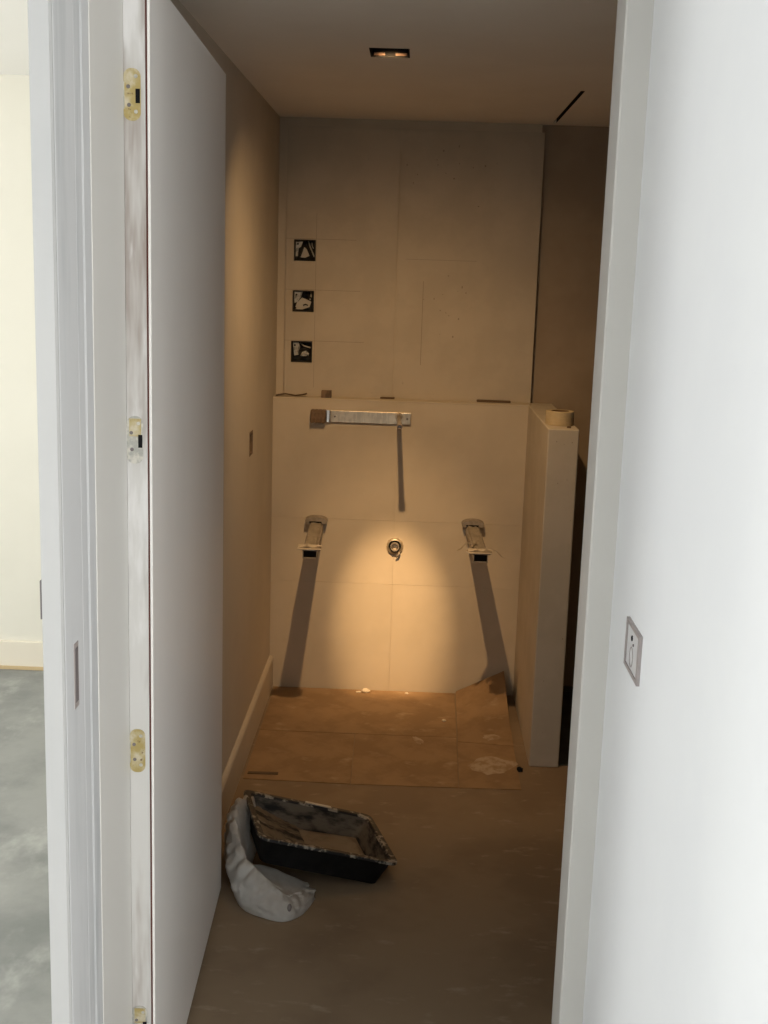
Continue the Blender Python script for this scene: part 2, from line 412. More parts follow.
# strike plate in reveal and strike lip at outer edge
sp = empty('strike_plate', (-0.479, 1.668, 1.003), 'thin grey strike plate let into the left door frame', 'strike plate')
box('plate', -0.4790, -0.4768, 1.659, 1.682, 1.003, 1.102, M['platerim'], sp, bev=0.0008)
box('latch_slot', -0.4769, -0.4764, 1.664, 1.678, 1.012, 1.094, M['slot'], sp)
sp = empty('strike_plate', (-0.513, 1.62, 1.16), 'metal strike lip on the outer edge of the left frame, beside the cream wall', 'strike plate')
box('plate', -0.5110, -0.5080, 1.628, 1.66, 1.142, 1.214, M['platerim'], sp, bev=0.0008)
box('lip', -0.5125, -0.5095, 1.620, 1.632, 1.150, 1.206, M['slot'], sp, bev=0.0008)
# wall between bathroom and outer room, on the outer room's side
struct(box('wall_outer', XL-0.115, XL-0.10, YF+0.10, YB, 0, HZ, M['cream']), 'outer face of the bathroom wall, painted cream')
struct(box('wall_pier', -0.60, -0.512, 1.997, YF+0.12, 0, HZ, M['white']), 'narrow pier behind the left door frame')
# right jamb and front wall
struct(prism_z('trim_4', [(0.3075, 2.001), (0.3105, 1.998), (XWR, 1.998), (XWR, YF+0.10), (0.3085, YF+0.10)], 0, HZ, M['jamb']), 'right door jamb, off-white')
struct(box('wall_front', XWR, 1.3, 2.0, YF+0.10, 0, HZ, M['white']), 'front wall of the bathroom right of the doorway')
struct(box('trim_5', -0.60, XWR, YF, YF+0.10, 2.115, HZ, M['jamb']), 'head of the bathroom doorway')
# white wall to the right
struct(box('wall_hall_right', XWR, XWR+0.1, 0.9, 2.0, 0, HZ, M['white_wall']), 'smooth white wall to the right of the doorway')

# ------------------------------------------------------------------ structure: outer room
struct(box('wall_hall_corner', XWR+0.1, 3.6, 0.9, 1.0, 0, HZ, M['white']), 'white wall of the outer room beyond the corner')
struct(box('wall_hall_side', 3.6, 3.7, -2.6, 1.0, 0, HZ, M['white']), 'white side wall of the outer room behind the viewer')
struct(box('floor_hall_side', XWR, 3.7, -2.6, 0.9, -0.061, -0.001, M['concrete']), 'grey concrete floor behind the viewer')
struct(box('floor_hall', -3.5, XWR, -2.6, YB, -0.06, 0.0, M['concrete']), 'scuffed grey concrete floor of the outer room')
bpy.data.objects['floor_hall'].location.z -= 0.001
struct(box('ceiling_hall', -3.5, 3.7, -2.6, YB+0.1, HZ, HZ+0.08, M['ceil_white']), 'white ceiling of the outer room')
struct(box('wall_hall_back', -3.5, XL-0.10, YB, YB+0.1, 0, HZ, M['cream']), 'cream wall at the far end of the outer room')
bb = struct(box('baseboard_hall', -3.5, XL-0.115, YB-0.016, YB, 0.012, 0.118, M['cream_base'], bev=0.002), 'cream baseboard of the outer room')
box('bare_wood_strip', -3.5, XL-0.115, YB-0.022, YB-0.001, 0.0, 0.014, M['bare_wood'], bb)
bm = bmesh.new(); slab_holes(bm, 'x', -2.6, YB+0.1, 0, HZ, -3.5, -3.4, [(-1.1, 1.5, 0.65, 2.15), (2.7, 4.3, 0.65, 2.15)])
struct(link('wall_hall_left', bm, M['white']), 'outer room wall with a large window and an added far one')
bm = bmesh.new(); slab_holes(bm, 'y', -3.4, 3.7, 0, HZ, -2.7, -2.6, [(1.2, 3.4, 0.65, 2.15)])
struct(link('wall_hall_rear', bm, M['white']), 'outer room wall behind the viewer with an added window')
def window(name, axis, a0, a1, d0, d1):
    bm = bmesh.new(); mid = (a0+a1)/2
    slab_holes(bm, axis, a0, a1, 0.65, 2.15, d0, d1, [(a0+0.05, mid-0.025, 0.70, 2.10), (mid+0.025, a1-0.05, 0.70, 2.10)])
    return struct(link(name, bm, M['white']), 'white frame of an unseen outer room window')
window('window_1', 'x', -1.1, 1.5, -3.48, -3.42)
window('added_window_3', 'x', 2.7, 4.3, -3.48, -3.42)  # unseen window, added to light the cream wall
window('added_window_2', 'y', 1.2, 3.4, -2.68, -2.62)  # unseen window, added and set aside to light the door and jamb

# ------------------------------------------------------------------ the door
HN = Vector((-0.4365, 2.0, 0)); HF = Vector((-0.4702, 2.9801, 0))   # visible face, near and far edge
dd = (HF-HN); DW = dd.length; dang = math.atan2(dd.y, dd.x)
door = bpy.data.objects.new('door_1', None); COL.objects.link(door)
door.location = (HN.x, HN.y, 0.0)
door.rotation_euler = (0, 0, dang)          # local +x runs along the door, local -y is the visible face... +y is behind
struct(door, 'white flush door standing open against the left wall')
DZ0, DZ1, TH = 0.010, 2.092, 0.042
def dbox(name, x0, x1, y0, y1, z0, z1, m, parent=door, bev=0.0):
    bm = bmesh.new(); add_box(bm, x0, x1, y0, y1, z0, z1, bev)
    return link(name, bm, m, parent, local=True)
dbox('face_sheet', 0.0006, DW, 0.0, 0.0045, DZ0, DZ1, M['door'], bev=0.0008)
dbox('core', 0.004, DW-0.002, 0.0045, TH, DZ0, DZ1, M['door'])
dbox('raw_edge', 0.0025, 0.004, 0.0042, 0.0075, DZ0, DZ1, M['rawwood'])
dbox('hinge_edge', -0.001, 0.004, 0.0075, TH, DZ0, DZ1, M['dooredge'], bev=0.0006)
# hinges on the door edge
def hinge(zc, kind):
    w0, w1, hh = 0.0145, 0.0415, 0.040
    bm = bmesh.new()
    # leaf with rounded corners on the free side
    n = 6; rr = 0.012; out = []
    corners = [(w0+rr, zc-hh+rr, math.pi, 1.5*math.pi), (w1-rr, zc-hh+rr, 1.5*math.pi, 2*math.pi), (w1-rr, zc+hh-rr, 0, 0.5*math.pi), (w0+rr, zc+hh-rr, 0.5*math.pi, math.pi)]
    for q, (cy, cz, a0, a1) in enumerate(corners):
        r = rr
        for k in range(n+1):
            a = a0+(a1-a0)*k/n; out.append((cy+r*math.cos(a), cz+r*math.sin(a)))
    fa = [bm.verts.new((-0.0026, y, z)) for y, z in out]; fb = [bm.verts.new((-0.0008, y, z)) for y, z in out]
    bm.faces.new(fa)
    bm.faces.new(fb[::-1])
    for k in range(len(out)):
        bm.faces.new((fa[k], fa[(k+1) % len(out)], fb[(k+1) % len(out)], fb[k]))
    h = link('hinge', bm, M['brass'] if kind != 1 else M['steelhinge'], door, local=True)
    h['label'] = 'paint-splashed hinge leaf'
    if kind == 1:
        dbox('brass_patch', -0.0031, -0.0024, w0+0.003, w1-0.004, zc+0.006, zc+0.036, M['brass'], h)
    # dark slot, knuckle, screws
    if kind in (0, 1):
        dbox('dark_slot', -0.0034, -0.0024, w0+0.001, w0+0.008, zc-0.013, zc+0.009, M['black'], h, bev=0.0002)
    for (sy, sz) in ((0.022, 0.028), (0.034, 0.012), (0.022, -0.026), (0.033, -0.016)):
        bm = bmesh.new(); add_lathe(bm, [(0.0032, -0.0030), (0.0026, -0.0036)], (0, sy, zc+sz), 'x', 12)
        link('screw', bm, M['slot'] if sy > 0.03 else M['steelhinge'], h, local=True)
    bm = bmesh.new(); add_tube(bm, [(-0.0015, w1+0.0015, zc-hh*0.55), (-0.0015, w1+0.0015, zc+hh*0.5)], 0.0032, 10)
    link('knuckle', bm, M['steelhinge'], h, local=True, smooth=False)
for i, z in enumerate((1.908, 1.355, 0.802, 0.262)): hinge(z, (0, 1, 2, 1)[i])

# ------------------------------------------------------------------ downlight with its lamp
dl = empty('downlight', (LAMP.x, LAMP.y, ZC), 'small square recessed ceiling lamp aimed at the back wall', 'lamp')
bm = bmesh.new()
slab_holes(bm, 'z', CANX0-0.002, CANX1+0.002, CANY0-0.002, CANY1+0.002, ZC-0.001, ZC+0.004, [(CANX0+0.001, CANX1-0.001, CANY0+0.001, CANY1-0.001)])
link('trim_ring', bm, M['black'], dl)
bm = bmesh.new()
slab_holes(bm, 'z', CANX0, CANX1, CANY0, CANY1, ZC+0.004, ZC+0.12, [(CANX0+0.002, CANX1-0.002, CANY0+0.002, CANY1-0.002)])
link('housing', bm, M['black'], dl)
box('housing_top', CANX0, CANX1, CANY0, CANY1, ZC+0.12, ZC+0.125, M['black'], dl)
box('glint_patch', CANX0+0.006, CANX0+0.036, CANY1-0.005, CANY1-0.002, ZC+0.003, ZC+0.010, M['copper'], dl)  # copper-coloured patches put where the lamp's glints show
box('glint_patch', CANX1-0.036, CANX1-0.006, CANY1-0.005, CANY1-0.002, ZC+0.003, ZC+0.010, M['copper'], dl)
TARGET = Vector((-0.057, D, 0.30))
LP = Vector((LAMP.x, LAMP.y-0.012, ZC+0.008))
aim = (TARGET-LP).normalized()
bm = bmesh.new()
add_lathe(bm, [(0.012, -0.05), (0.030, -0.010), (0.036, 0.0), (0.033, 0.001), (0.026, -0.010), (0.010, -0.030)], (0, 0, 0), 'z', 24)
rotm = aim.to_track_quat('Z', 'Y').to_matrix().to_4x4()
bmesh.ops.transform(bm, matrix=Matrix.Translation(LP-aim*0.012) @ rotm, verts=bm.verts[:])
link('lamp_head', bm, M['black'], dl, smooth=True)
def spot(name, size, blend, power, color, radius, a=aim):
    l = bpy.data.lights.new(name, 'SPOT'); l.energy = power; l.spot_size = math.radians(size); l.spot_blend = blend
    l.color = color; l.shadow_soft_size = radius
    o = bpy.data.objects.new(name, l); COL.objects.link(o); o.parent = dl
    o.location = LP-Vector((LAMP.x, LAMP.y, ZC)); o.rotation_euler = a.to_track_quat('-Z', 'Y').to_euler()
    return o
WARM = (1.0, 0.62, 0.29)
spot('beam_core', 14, 1.0, 360, WARM, 0.016)
spot('beam_halo', 30, 1.0, 70, WARM, 0.016)
spot('beam_wide', 84, 1.0, 26, WARM, 0.016)
spot('beam_spill', 116, 1.0, 24, WARM, 0.012)

# ------------------------------------------------------------------ electrical boxes in the back wall
def ebox(i, x0, x1, z0, z1, label):
    e = empty('electrical_box', ((x0+x1)/2, D2, z0), label, 'electrical box', 'electrical boxes in the back wall')
    g = 0.0015; x0 += g; x1 -= g; z0 += g; z1 -= g
    yb = D2+0.055
    bm = bmesh.new(); slab_holes(bm, 'y', x0, x1, z0, z1, D2+0.001, yb, [(x0+0.003, x1-0.003, z0+0.003, z1-0.003)])
    link('box_shell', bm, M['darkbox'], e)
    box('box_back', x0, x1, yb, yb+0.003, z0, z1, M['darkbox'], e)
    w, h = x1-x0, z1-z0
    def P(u, v, d): return (x0+w*u, D2+d, z0+h*v)
    def sheet(name, pts, m):
        bm = bmesh.new(); vs = [bm.verts.new(P(*p)) for p in pts]
        f = bm.faces.new(vs); r = bmesh.ops.extrude_face_region(bm, geom=[f])
        bmesh.ops.translate(bm, vec=(0, 0.002, 0), verts=[v for v in r['geom'] if isinstance(v, bmesh.types.BMVert)])
        link(name, bm, m, e)
    def wire(pts, m, r=0.0028, name='wire'):
        bm = bmesh.new(); add_tube(bm, [P(*p) for p in pts], r, 8); link(name, bm, m, e, smooth=True)
    if i == 0:
        sheet('mud_ring', [(0.06, 0.90, 0.010), (0.40, 0.92, 0.012), (0.30, 0.66, 0.012), (0.20, 0.60, 0.012), (0.16, 0.20, 0.014), (0.06, 0.2, 0.012)], M['galv'])
        sheet('cable_sheath', [(0.30, 0.16, 0.012), (0.46, 0.66, 0.016), (0.58, 0.56, 0.014), (0.72, 0.24, 0.010), (0.50, 0.14, 0.008)], M['wire_white'])
        wire([(0.62, 0.95, 0.04), (0.72, 0.70, 0.02), (0.86, 0.40, 0.012), (0.95, 0.20, 0.008)], M['wire_white'])
        wire([(0.50, 0.95, 0.04), (0.56, 0.80, 0.02), (0.78, 0.45, 0.008), (0.84, 0.18, 0.006)], M['wire_black'])
        wire([(0.40, 0.85, 0.03), (0.34, 0.55, 0.014), (0.22, 0.18, 0.008)], M['wire_black'])
        wire([(0.80, 0.90, 0.03), (0.84, 0.70, 0.016), (0.90, 0.60, 0.012)], M['wire_white'], 0.002)
    elif i == 1:
        sheet('mud_ring', [(0.06, 0.94, 0.010), (0.46, 0.94, 0.012), (0.36, 0.66, 0.012), (0.20, 0.45, 0.012), (0.06, 0.40, 0.012)], M['galv'])
        sheet('cable_sheath', [(0.08, 0.10, 0.010), (0.18, 0.42, 0.014), (0.42, 0.66, 0.016), (0.62, 0.60, 0.014), (0.88, 0.48, 0.012), (0.80, 0.22, 0.010), (0.46, 0.10, 0.008)], M['wire_white'])
        wire([(0.60, 0.95, 0.04), (0.72, 0.78, 0.016), (0.88, 0.62, 0.010)], M['wire_black'], 0.004)
        wire([(0.50, 0.30, 0.005), (0.62, 0.36, 0.004), (0.72, 0.30, 0.006)], M['wire_black'], 0.002)
        wire([(0.84, 0.92, 0.03), (0.86, 0.75, 0.016), (0.82, 0.58, 0.008)], M['wire_white'], 0.003)
    else:
        sheet('mud_ring', [(0.06, 0.92, 0.010), (0.34, 0.94, 0.012), (0.42, 0.70, 0.012), (0.32, 0.46, 0.012), (0.34, 0.34, 0.012), (0.14, 0.30, 0.012)], M['galv'])
        sheet('cable_sheath', [(0.44, 0.30, 0.012), (0.52, 0.48, 0.014), (0.72, 0.56, 0.016), (0.86, 0.40, 0.014), (0.70, 0.28, 0.012)], M['galv'])
        wire([(0.40, 0.90, 0.03), (0.60, 0.78, 0.014), (0.92, 0.70, 0.010)], M['wire_white'], 0.003)
        wire([(0.40, 0.55, 0.012), (0.60, 0.66, 0.010), (0.88, 0.55, 0.012)], M['wire_black'], 0.004)
        wire([(0.46, 0.30, 0.010), (0.62, 0.44, 0.008), (0.84, 0.34, 0.012)], M['wire_white'], 0.0022)
    for (u, v) in ((0.16, 0.80), (0.12, 0.16)):
        bm = bmesh.new(); p = P(u, v, 0.010); add_lathe(bm, [(0.004, 0), (0.003, -0.003)], p, 'y', 10)
        link('screw', bm, M['wire_black'], e)
for i, (b, lb) in enumerate(zip(BX, ('topmost open electrical box with pale and dark wires, back wall', 'middle of three open electrical boxes, stuffed with a pale sheath', 'lowest open electrical box, darkest inside, just above the ledge'))):
    ebox(i, *b, lb)

# open box in left wall
e = empty('electrical_box', (XL, (OY0+OY1)/2, OZ0), 'single open electrical box in the left wall', 'electrical box')
bm = bmesh.new(); slab_holes(bm, 'x', OY0+0.001, OY1-0.001, OZ0+0.001, OZ1-0.001, XL-0.055, XL+0.001, [(OY0+0.006, OY1-0.006, OZ0+0.008, OZ1-0.008)])
link('box_shell', bm, M['tape_brown'], e)
box('box_back', XL-0.058, XL-0.050, OY0+0.001, OY1-0.001, OZ0+0.001, OZ1-0.001, M['galv'], e)
for k, m in enumerate((M['wire_white'], M['wire_black'])):
    bm = bmesh.new(); y = OY0+0.03+0.025*k
    add_tube(bm, [(XL-0.045, y, OZ1-0.012), (XL-0.018, y+0.008, OZ0+0.05), (XL-0.014, y-0.006, OZ0+0.03), (XL-0.035, y, OZ0+0.014)], 0.004, 8)
    link('wire', bm, m, e, smooth=True)

# ------------------------------------------------------------------ wall-mounted faucet
fa = empty('wall_faucet', (-0.20, D, 1.076), 'long steel wall faucet plate with a protruding spout, below the ledge', 'faucet')
PZ0, PZ1 = 1.077, 1.123
box('mounting_plate', -0.318, -0.008, D-0.010, D+0.001, PZ0, PZ1, M['chrome'], fa, bev=0.0015)
box('polished_band', -0.333, -0.319, D-0.013, D+0.001, PZ0-0.001, PZ1+0.001, M['polished'], fa, bev=0.002)
box('taped_end', -0.392, -0.334, D-0.030, D+0.001, PZ0-0.001, PZ1+0.001, M['tape_brown'], fa, bev=0.003)
for k in range(4):
    box('tape_wrap', -0.390+0.014*k, -0.379+0.014*k, D-0.0316, D, PZ0-0.0022, PZ1+0.0022, M['tape_brown'], fa, bev=0.001)
bm = bmesh.new(); add_tube(bm, [(-0.054, D-0.008, 1.108), (-0.051, D-0.15, 1.108), (-0.047, D-0.305, 1.106)], 0.0085, 20)
sp_ = link('spout', bm, M['arm_grey'], fa, smooth=False)
bm = bmesh.new(); add_lathe(bm, [(0.0085, 0), (0.0105, -0.003), (0.0105, -0.016), (0.0075, -0.018), (0.006, -0.008)], (-0.0467, D-0.304, 1.106), 'y', 24)
link('spout_tip', bm, M['slot'], sp_)
bm = bmesh.new(); add_lathe(bm, [(0.014, 0.0), (0.014, -0.003), (0.011, -0.006)], (-0.054, D-0.010, 1.108), 'y', 24)
link('spout_collar', bm, M['chrome'], fa)
for x in (-0.022, -0.30):
    bm = bmesh.new(); add_lathe(bm, [(0.004, 0.0), (0.003, -0.002)], (x, D-0.010, 1.10), 'y', 12); link('screw', bm, M['slot'], fa)

# ------------------------------------------------------------------ support arms
def arm(x0, x1, z, label, torn):
    """square steel tube from the wall at x0 to its open end at x1"""
    Y1 = D-0.475
    e = empty('support_arm', (x0, D, z-0.03), label, 'bracket', 'sink support arms on the lower back wall')
    # rounded wall flange
    bm = bmesh.new()
    n = 20; pr = []
    for k in range(n+1):
        a = math.pi*k/n; pr.append((0.042*math.cos(a), 0.016*math.sin(a)))
    pr += [(-0.040, -0.010), (0.040, -0.010)]
    A = [bm.verts.new((x0+px, D-0.036, z+0.010+pz)) for px, pz in pr]; B = [bm.verts.new((x0+px*1.04, D+0.001, z+0.012+pz*1.04)) for px, pz in pr]
    m_ = len(pr)
    bm.faces.new(A); bm.faces.new(B[::-1])
    for k in range(m_): bm.faces.new((A[k], A[(k+1) % m_], B[(k+1) % m_], B[k]))
    link('wall_flange', bm, M['arm_grey'], e)
    box('flange_slot', x0-0.026, x0+0.022, D-0.039, D-0.035, z+0.003, z+0.009, M['black'], e)
    # hollow tube
    def sweep(name, hw, hz, t, ya, yb, m, dz=0.0, parent=e):
        bm = bmesh.new()
        def X(y): return x0+(x1-x0)*(D-y)/(D-Y1)
        lo = []
        for (w, h) in ((hw, hz), (hw-t, hz-t)):
            ra = [bm.verts.new((X(ya)+sx*w, ya, z+dz+sz*h)) for sx, sz in ((-1, -1), (1, -1), (1, 1), (-1, 1))]
            rb = [bm.verts.new((X(yb)+sx*w, yb, z+dz+sz*h)) for sx, sz in ((-1, -1), (1, -1), (1, 1), (-1, 1))]
            lo.append((ra, rb))
        for k in range(4):
            j = (k+1) % 4
            bm.faces.new((lo[0][0][k], lo[0][0][j], lo[0][1][j], lo[0][1][k]))
            bm.faces.new((lo[1][0][k], lo[1][0][j], lo[1][1][j], lo[1][1][k]))
            bm.faces.new((lo[0][0][k], lo[0][0][j], lo[1][0][j], lo[1][0][k]))
            bm.faces.new((lo[0][1][k], lo[0][1][j], lo[1][1][j], lo[1][1][k]))
        return link(name, bm, m, parent)
    sweep('tube', 0.026, 0.016, 0.003, D-0.002, Y1, M['arm_grey'], -0.020)
    box('tube_inside', x1-0.023, x1+0.023, Y1+0.012, Y1+0.016, z-0.033, z-0.007, M['black'], e)
    # paper-wrapped cover on top
    bm = bmesh.new(); g = []
    for j in range(13):
        v = j/12; y = D-0.034-(D-0.034-Y1-0.004)*v
        cx = x0+(x1-x0)*v
        row = []
        for i in range(7):
            u = i/6*2-1
            hw = 0.028 if v < 0.86 else 0.028+0.012*(v-0.86)/0.14
            dz = 0.006*noise.noise(Vector((u*2+x0*20, v*6, 1.7)))
            dip = -0.022 if abs(u) > 0.95 and v < 0.95 else 0
            row.append(bm.verts.new((cx+u*hw+0.003*noise.noise(Vector((v*7, x0*9, 3))), y, z+0.004+dz+dip)))
        g.append(row)
    for j in range(12):
        for i in range(6): bm.faces.new((g[j][i], g[j][i+1], g[j+1][i+1], g[j+1][i]))
    r = bmesh.ops.solidify(bm, geom=bm.faces[:], thickness=0.003)
    cv = link('paper_wrap', bm, M['wrap'], e)
    # end lip
    bm = bmesh.new(); add_box(bm, x1-0.045, x1+0.040, Y1-0.004, Y1+0.045, z+0.001, z+0.006, bev=0.002)
    for v in bm.verts:
        if v.co.y < Y1+0.01: v.co.z += 0.004*math.cos((v.co.x-x1)*60)-0.002
    link('end_lip', bm, M['wrap'], e)
    if torn:
        for (sx, ang, ln) in ((-0.034, -0.9, 0.05), (0.036, 0.5, 0.045), (-0.01, -0.3, 0.04)):
            bm = bmesh.new(); p = Vector((x1+sx, Y1+0.12 if sx < 0 else Y1+0.02, z+0.010)); prev = None
            for k in range(5):
                q = p+Vector((math.copysign(1, sx)*ln*k/4, -0.01*k, 0.006*math.sin(k*1.4)-0.004*k))
                a = bm.verts.new(q); b = bm.verts.new(q+Vector((0.004, -0.018, 0.001)))
                if prev: bm.faces.new((prev[0], prev[1], b, a))
                prev = (a, b)
            bmesh.ops.solidify(bm, geom=bm.faces[:], thickness=0.0015)
            link('torn_tape', bm, M['wrap'], e)
arm(-0.362, -0.347, 0.682, 'paper-wrapped steel support arm left of the drain, casting a long shadow', False)
arm(0.247, 0.256, 0.690, 'support arm with torn tape, between the drain and the half wall', True)

# ------------------------------------------------------------------ drain stub
dr = empty('drain_stub', (-0.053, D, 0.564), 'small round chrome drain ring in the middle of the back wall', 'drain')
c = (-0.053, D, 0.597)
bm = bmesh.new(); add_lathe(bm, [(0.033, 0.001), (0.033, -0.004), (0.030, -0.010), (0.025, -0.012), (0.0235, -0.006), (0.0235, 0.001)], c, 'y', 40)
link('escutcheon', bm, M['chrome'], dr, smooth=False)
bm = bmesh.new(); add_lathe(bm, [(0.017, 0.001), (0.017, -0.022), (0.0135, -0.022), (0.0135, -0.004)], c, 'y', 28)
pp = link('pipe', bm, M['arm_grey'], dr)
bm = bmesh.new(); add_lathe(bm, [(0.0130, -0.002), (0.0130, -0.005)], c, 'y', 24); link('pipe_core', bm, M['chip'], pp)
bm = bmesh.new(); add_lathe(bm, [(0.0235, -0.0005), (0.017, -0.0005)], c, 'y', 28); link('gap_ring', bm, M['slot'], dr)
bm = bmesh.new(); add_tube(bm, [(c[0]+0.020, D-0.012, c[2]-0.022), (c[0]+0.014, D-0.014, c[2]-0.034), (c[0]+0.006, D-0.012, c[2]-0.042)], [0.004, 0.004, 0.003], 8)
link('clip', bm, M['arm_grey'], dr, smooth=True)

# ------------------------------------------------------------------ plate on the right wall
pl = empty('wall_plate', (XWR, 1.778, 1.044), 'small metal-rimmed switch plate on the white right wall', 'switch plate')
def plate_box(name, y0, y1, z0, z1, x0, m, bev=0.0008, parent=pl):
    return box(name, x0, XWR, y0, y1, z0, z1, m, parent, bev=bev)
PY0, PY1, PQ0, PQ1 = 1.718, 1.829, 1.0525, 1.1285
bm = bmesh.new(); slab_holes(bm, 'x', PY0, PY1, PQ0, PQ1, XWR-0.005, XWR+0.0005, [(PY0+0.010, PY1-0.009, PQ0+0.006, PQ1-0.006)])
link('rim', bm, M['platerim'], pl)
box('face', XWR-0.003, XWR+0.0004, PY0+0.010, PY1-0.009, PQ0+0.006, PQ1-0.006, M['plateface'], pl)
bm = bmesh.new(); add_lathe(bm, [(0.0046, 0), (0.0040, -0.0015)], (XWR-0.003, 1.782, 1.107), 'x', 16); link('screw', bm, M['black'], pl)
bm = bmesh.new(); add_lathe(bm, [(0.0022, 0), (0.002, -0.0015)], (XWR-0.003, 1.768, 1.100), 'x', 12); link('screw', bm, M['slot'], pl)
bm = bmesh.new(); add_lathe(bm, [(0.016, 0), (0.016, -0.0010), (0.0145, -0.0010), (0.0145, 0)], (XWR-0.003, 1.780, 1.078), 'x', 28, close=True)
for v in bm.verts: v.co.y = 1.780+(v.co.y-1.780)*0.85
link('oval_rim', bm, M['platerim'], pl)

# ------------------------------------------------------------------ roll of masking tape on half wall
TR = (0.490, 4.035, ZL+0.0035)
tr = empty('tape_roll', TR, 'roll of yellow masking tape lying on the half wall', 'tape roll')
bm = bmesh.new(); add_lathe(bm, [(0.030, 0.0), (0.046, 0.0), (0.047, 0.002), (0.047, 0.044), (0.046, 0.046), (0.030, 0.046)], TR, 'z', 40, close=True)
link('tape', bm, M['masking'], tr, smooth=False)
bm = bmesh.new(); add_lathe(bm, [(0.0275, 0.0), (0.0298, 0.0), (0.0298, 0.0465), (0.0275, 0.0465)], TR, 'z', 40, close=True)
link('core', bm, M['cardboard'], tr)

# ------------------------------------------------------------------ bits on the ledge and floor
def offcut(name, x0, x1, y0, y1, z0, h, m, label, cat, rot=0.0, group=None, jag=0.002):
    bm = bmesh.new(); add_box(bm, x0, x1, y0, y1, z0, z0+h, bev=min(0.0012, h*0.2), seg=1)
    cx, cy = (x0+x1)/2, (y0+y1)/2
    for v in bm.verts:
        v.co.x += jag*noise.noise(v.co*60); v.co.y += jag*noise.noise(v.co*60+Vector((5, 1, 2)))
    bmesh.ops.rotate(bm, cent=(cx, cy, z0), matrix=Matrix.Rotation(rot, 3, 'Z'), verts=bm.verts[:])
    return tag(link(name, bm, m), label, cat, group)
ZT = ZL+0.0045
offcut('wood_block', -0.357, -0.318, 4.640, 4.672, ZT, 0.027, M['block'], 'small brown wood block on the ledge above the faucet', 'wood block', 0.03, jag=0.001)
offcut('wood_shim', -0.130, -0.075, 4.678, 4.697, ZT, 0.006, M['shim'], 'short dark sliver on the ledge, mid wall', 'shim', 0.02)
offcut('wood_shim', 0.245, 0.375, 4.676, 4.696, ZT, 0.008, M['shim'], 'long dark strip on the ledge near the half wall', 'shim', -0.015)
# torn crumbs of drywall tape in left corner of ledge
bm = bmesh.new()
pts = [(-0.535, 4.66, ZT+0.004), (-0.50, 4.675, ZT+0.010), (-0.46, 4.68, ZT+0.004), (-0.43, 4.672, ZT+0.009), (-0.415, 4.668, ZT+0.014)]
prev = None
for p in pts:
    a = bm.verts.new(p); b = bm.verts.new((p[0]+0.004, p[1]-0.022, p[2]-0.0035))
    if prev: bm.faces.new((prev[0], prev[1], b, a))
    prev = (a, b)
bmesh.ops.solidify(bm, geom=bm.faces[:], thickness=0.002)
tag(link('paper_scrap', bm, M['tape_brown']), 'curled brown paper scrap in the left corner of the ledge', 'scrap')
def chip(x, y, z, s, label, m=M['chip'], flat=0.5, group=None):
    bm = bmesh.new(); bmesh.ops.create_icosphere(bm, subdivisions=2, radius=s)
    for v in bm.verts:
        v.co *= 1+0.5*noise.noise(v.co*(1.3/s)+Vector((x*31, y*17, 0)))
        v.co.z = max(v.co.z*flat, -s*flat*0.6)
    mz = min(v.co.z for v in bm.verts)
    bmesh.ops.translate(bm, vec=(x, y, z-mz), verts=bm.verts[:])
    return tag(link('plaster_chip', bm, m), label, 'debris', group)
G = 'plaster crumbs along the back wall'
chip(-0.150, 4.588, 0.0037, 0.017, 'largest pale plaster crumb against the back wall', group=G)
chip(-0.178, 4.578, 0.0037, 0.010, 'flat plaster crumb just left of the largest one', flat=0.35, group=G)
chip(0.015, 4.585, 0.0037, 0.007, 'tiny plaster crumb at the wall foot, mid floor', group=G)
chip(0.158, 4.30, 0.0037, 0.008, 'tiny pale crumb beside the curled floor board', group=G)
chip(0.405, 3.868, 0.0, 0.011, 'dark lump at the front corner of the floor boards', M['black'], 0.8)
chip(0.512, 3.95, ZL+0.003, 0.007, 'brown crumb on the end of the half wall', M['shim'], 0.6)
offcut('wood_shim', -0.505, -0.405, 3.745, 3.762, 0.0032, 0.003, M['shim'], 'thin dark strip on the floor by the left baseboard', 'shim', 0.03)

# ------------------------------------------------------------------ roller tray propped on the bag
TL, TW, THH, TI = 0.397, 0.345, 0.079, 0.030
tray = empty('paint_tray', (-0.3828, 2.929, 0.1048), 'black plastic paint tray crusted with plaster, tilted on a bag', 'paint tray')
tray.rotation_euler = (-0.0488, 0.2861, 0.2547)
def ring_xy(L0, L1, W0, W1, z, r=0.025, n=5):
    out = []
    for (cx, cy, a0) in ((L1-r, W0+r, -0.5*math.pi), (L1-r, W1-r, 0), (L0+r, W1-r, 0.5*math.pi), (L0+r, W0+r, math.pi)):
        for k in range(n+1):
            a = a0+0.5*math.pi*k/n; out.append(Vector((cx+r*math.cos(a), cy+r*math.sin(a), z)))
    return out
def skin(bm, rings, cap0=False, cap1=False):
    R = [[bm.verts.new(p) for p in r] for r in rings]
    n = len(R[0])
    for i in range(len(R)-1):
        for k in range(n): bm.faces.new((R[i][k], R[i][(k+1) % n], R[i+1][(k+1) % n], R[i+1][k]))
    if cap0: bm.faces.new(R[0][::-1])
    if cap1: bm.faces.new(R[-1])
i_ = TI
bm = bmesh.new()
def warp(p):
    return p + Vector((0, 0, 0.004*noise.noise(Vector((p.x*9, p.y*9, 2.0)))))
skin(bm, [ring_xy(i_, TL-i_, i_, TW-i_, 0.0), ring_xy(0.012, TL-0.012, 0.012, TW-0.012, THH-0.008)], cap0=True)
link('outer_shell', bm, M['blackplastic'], tray, local=True)
bm = bmesh.new()
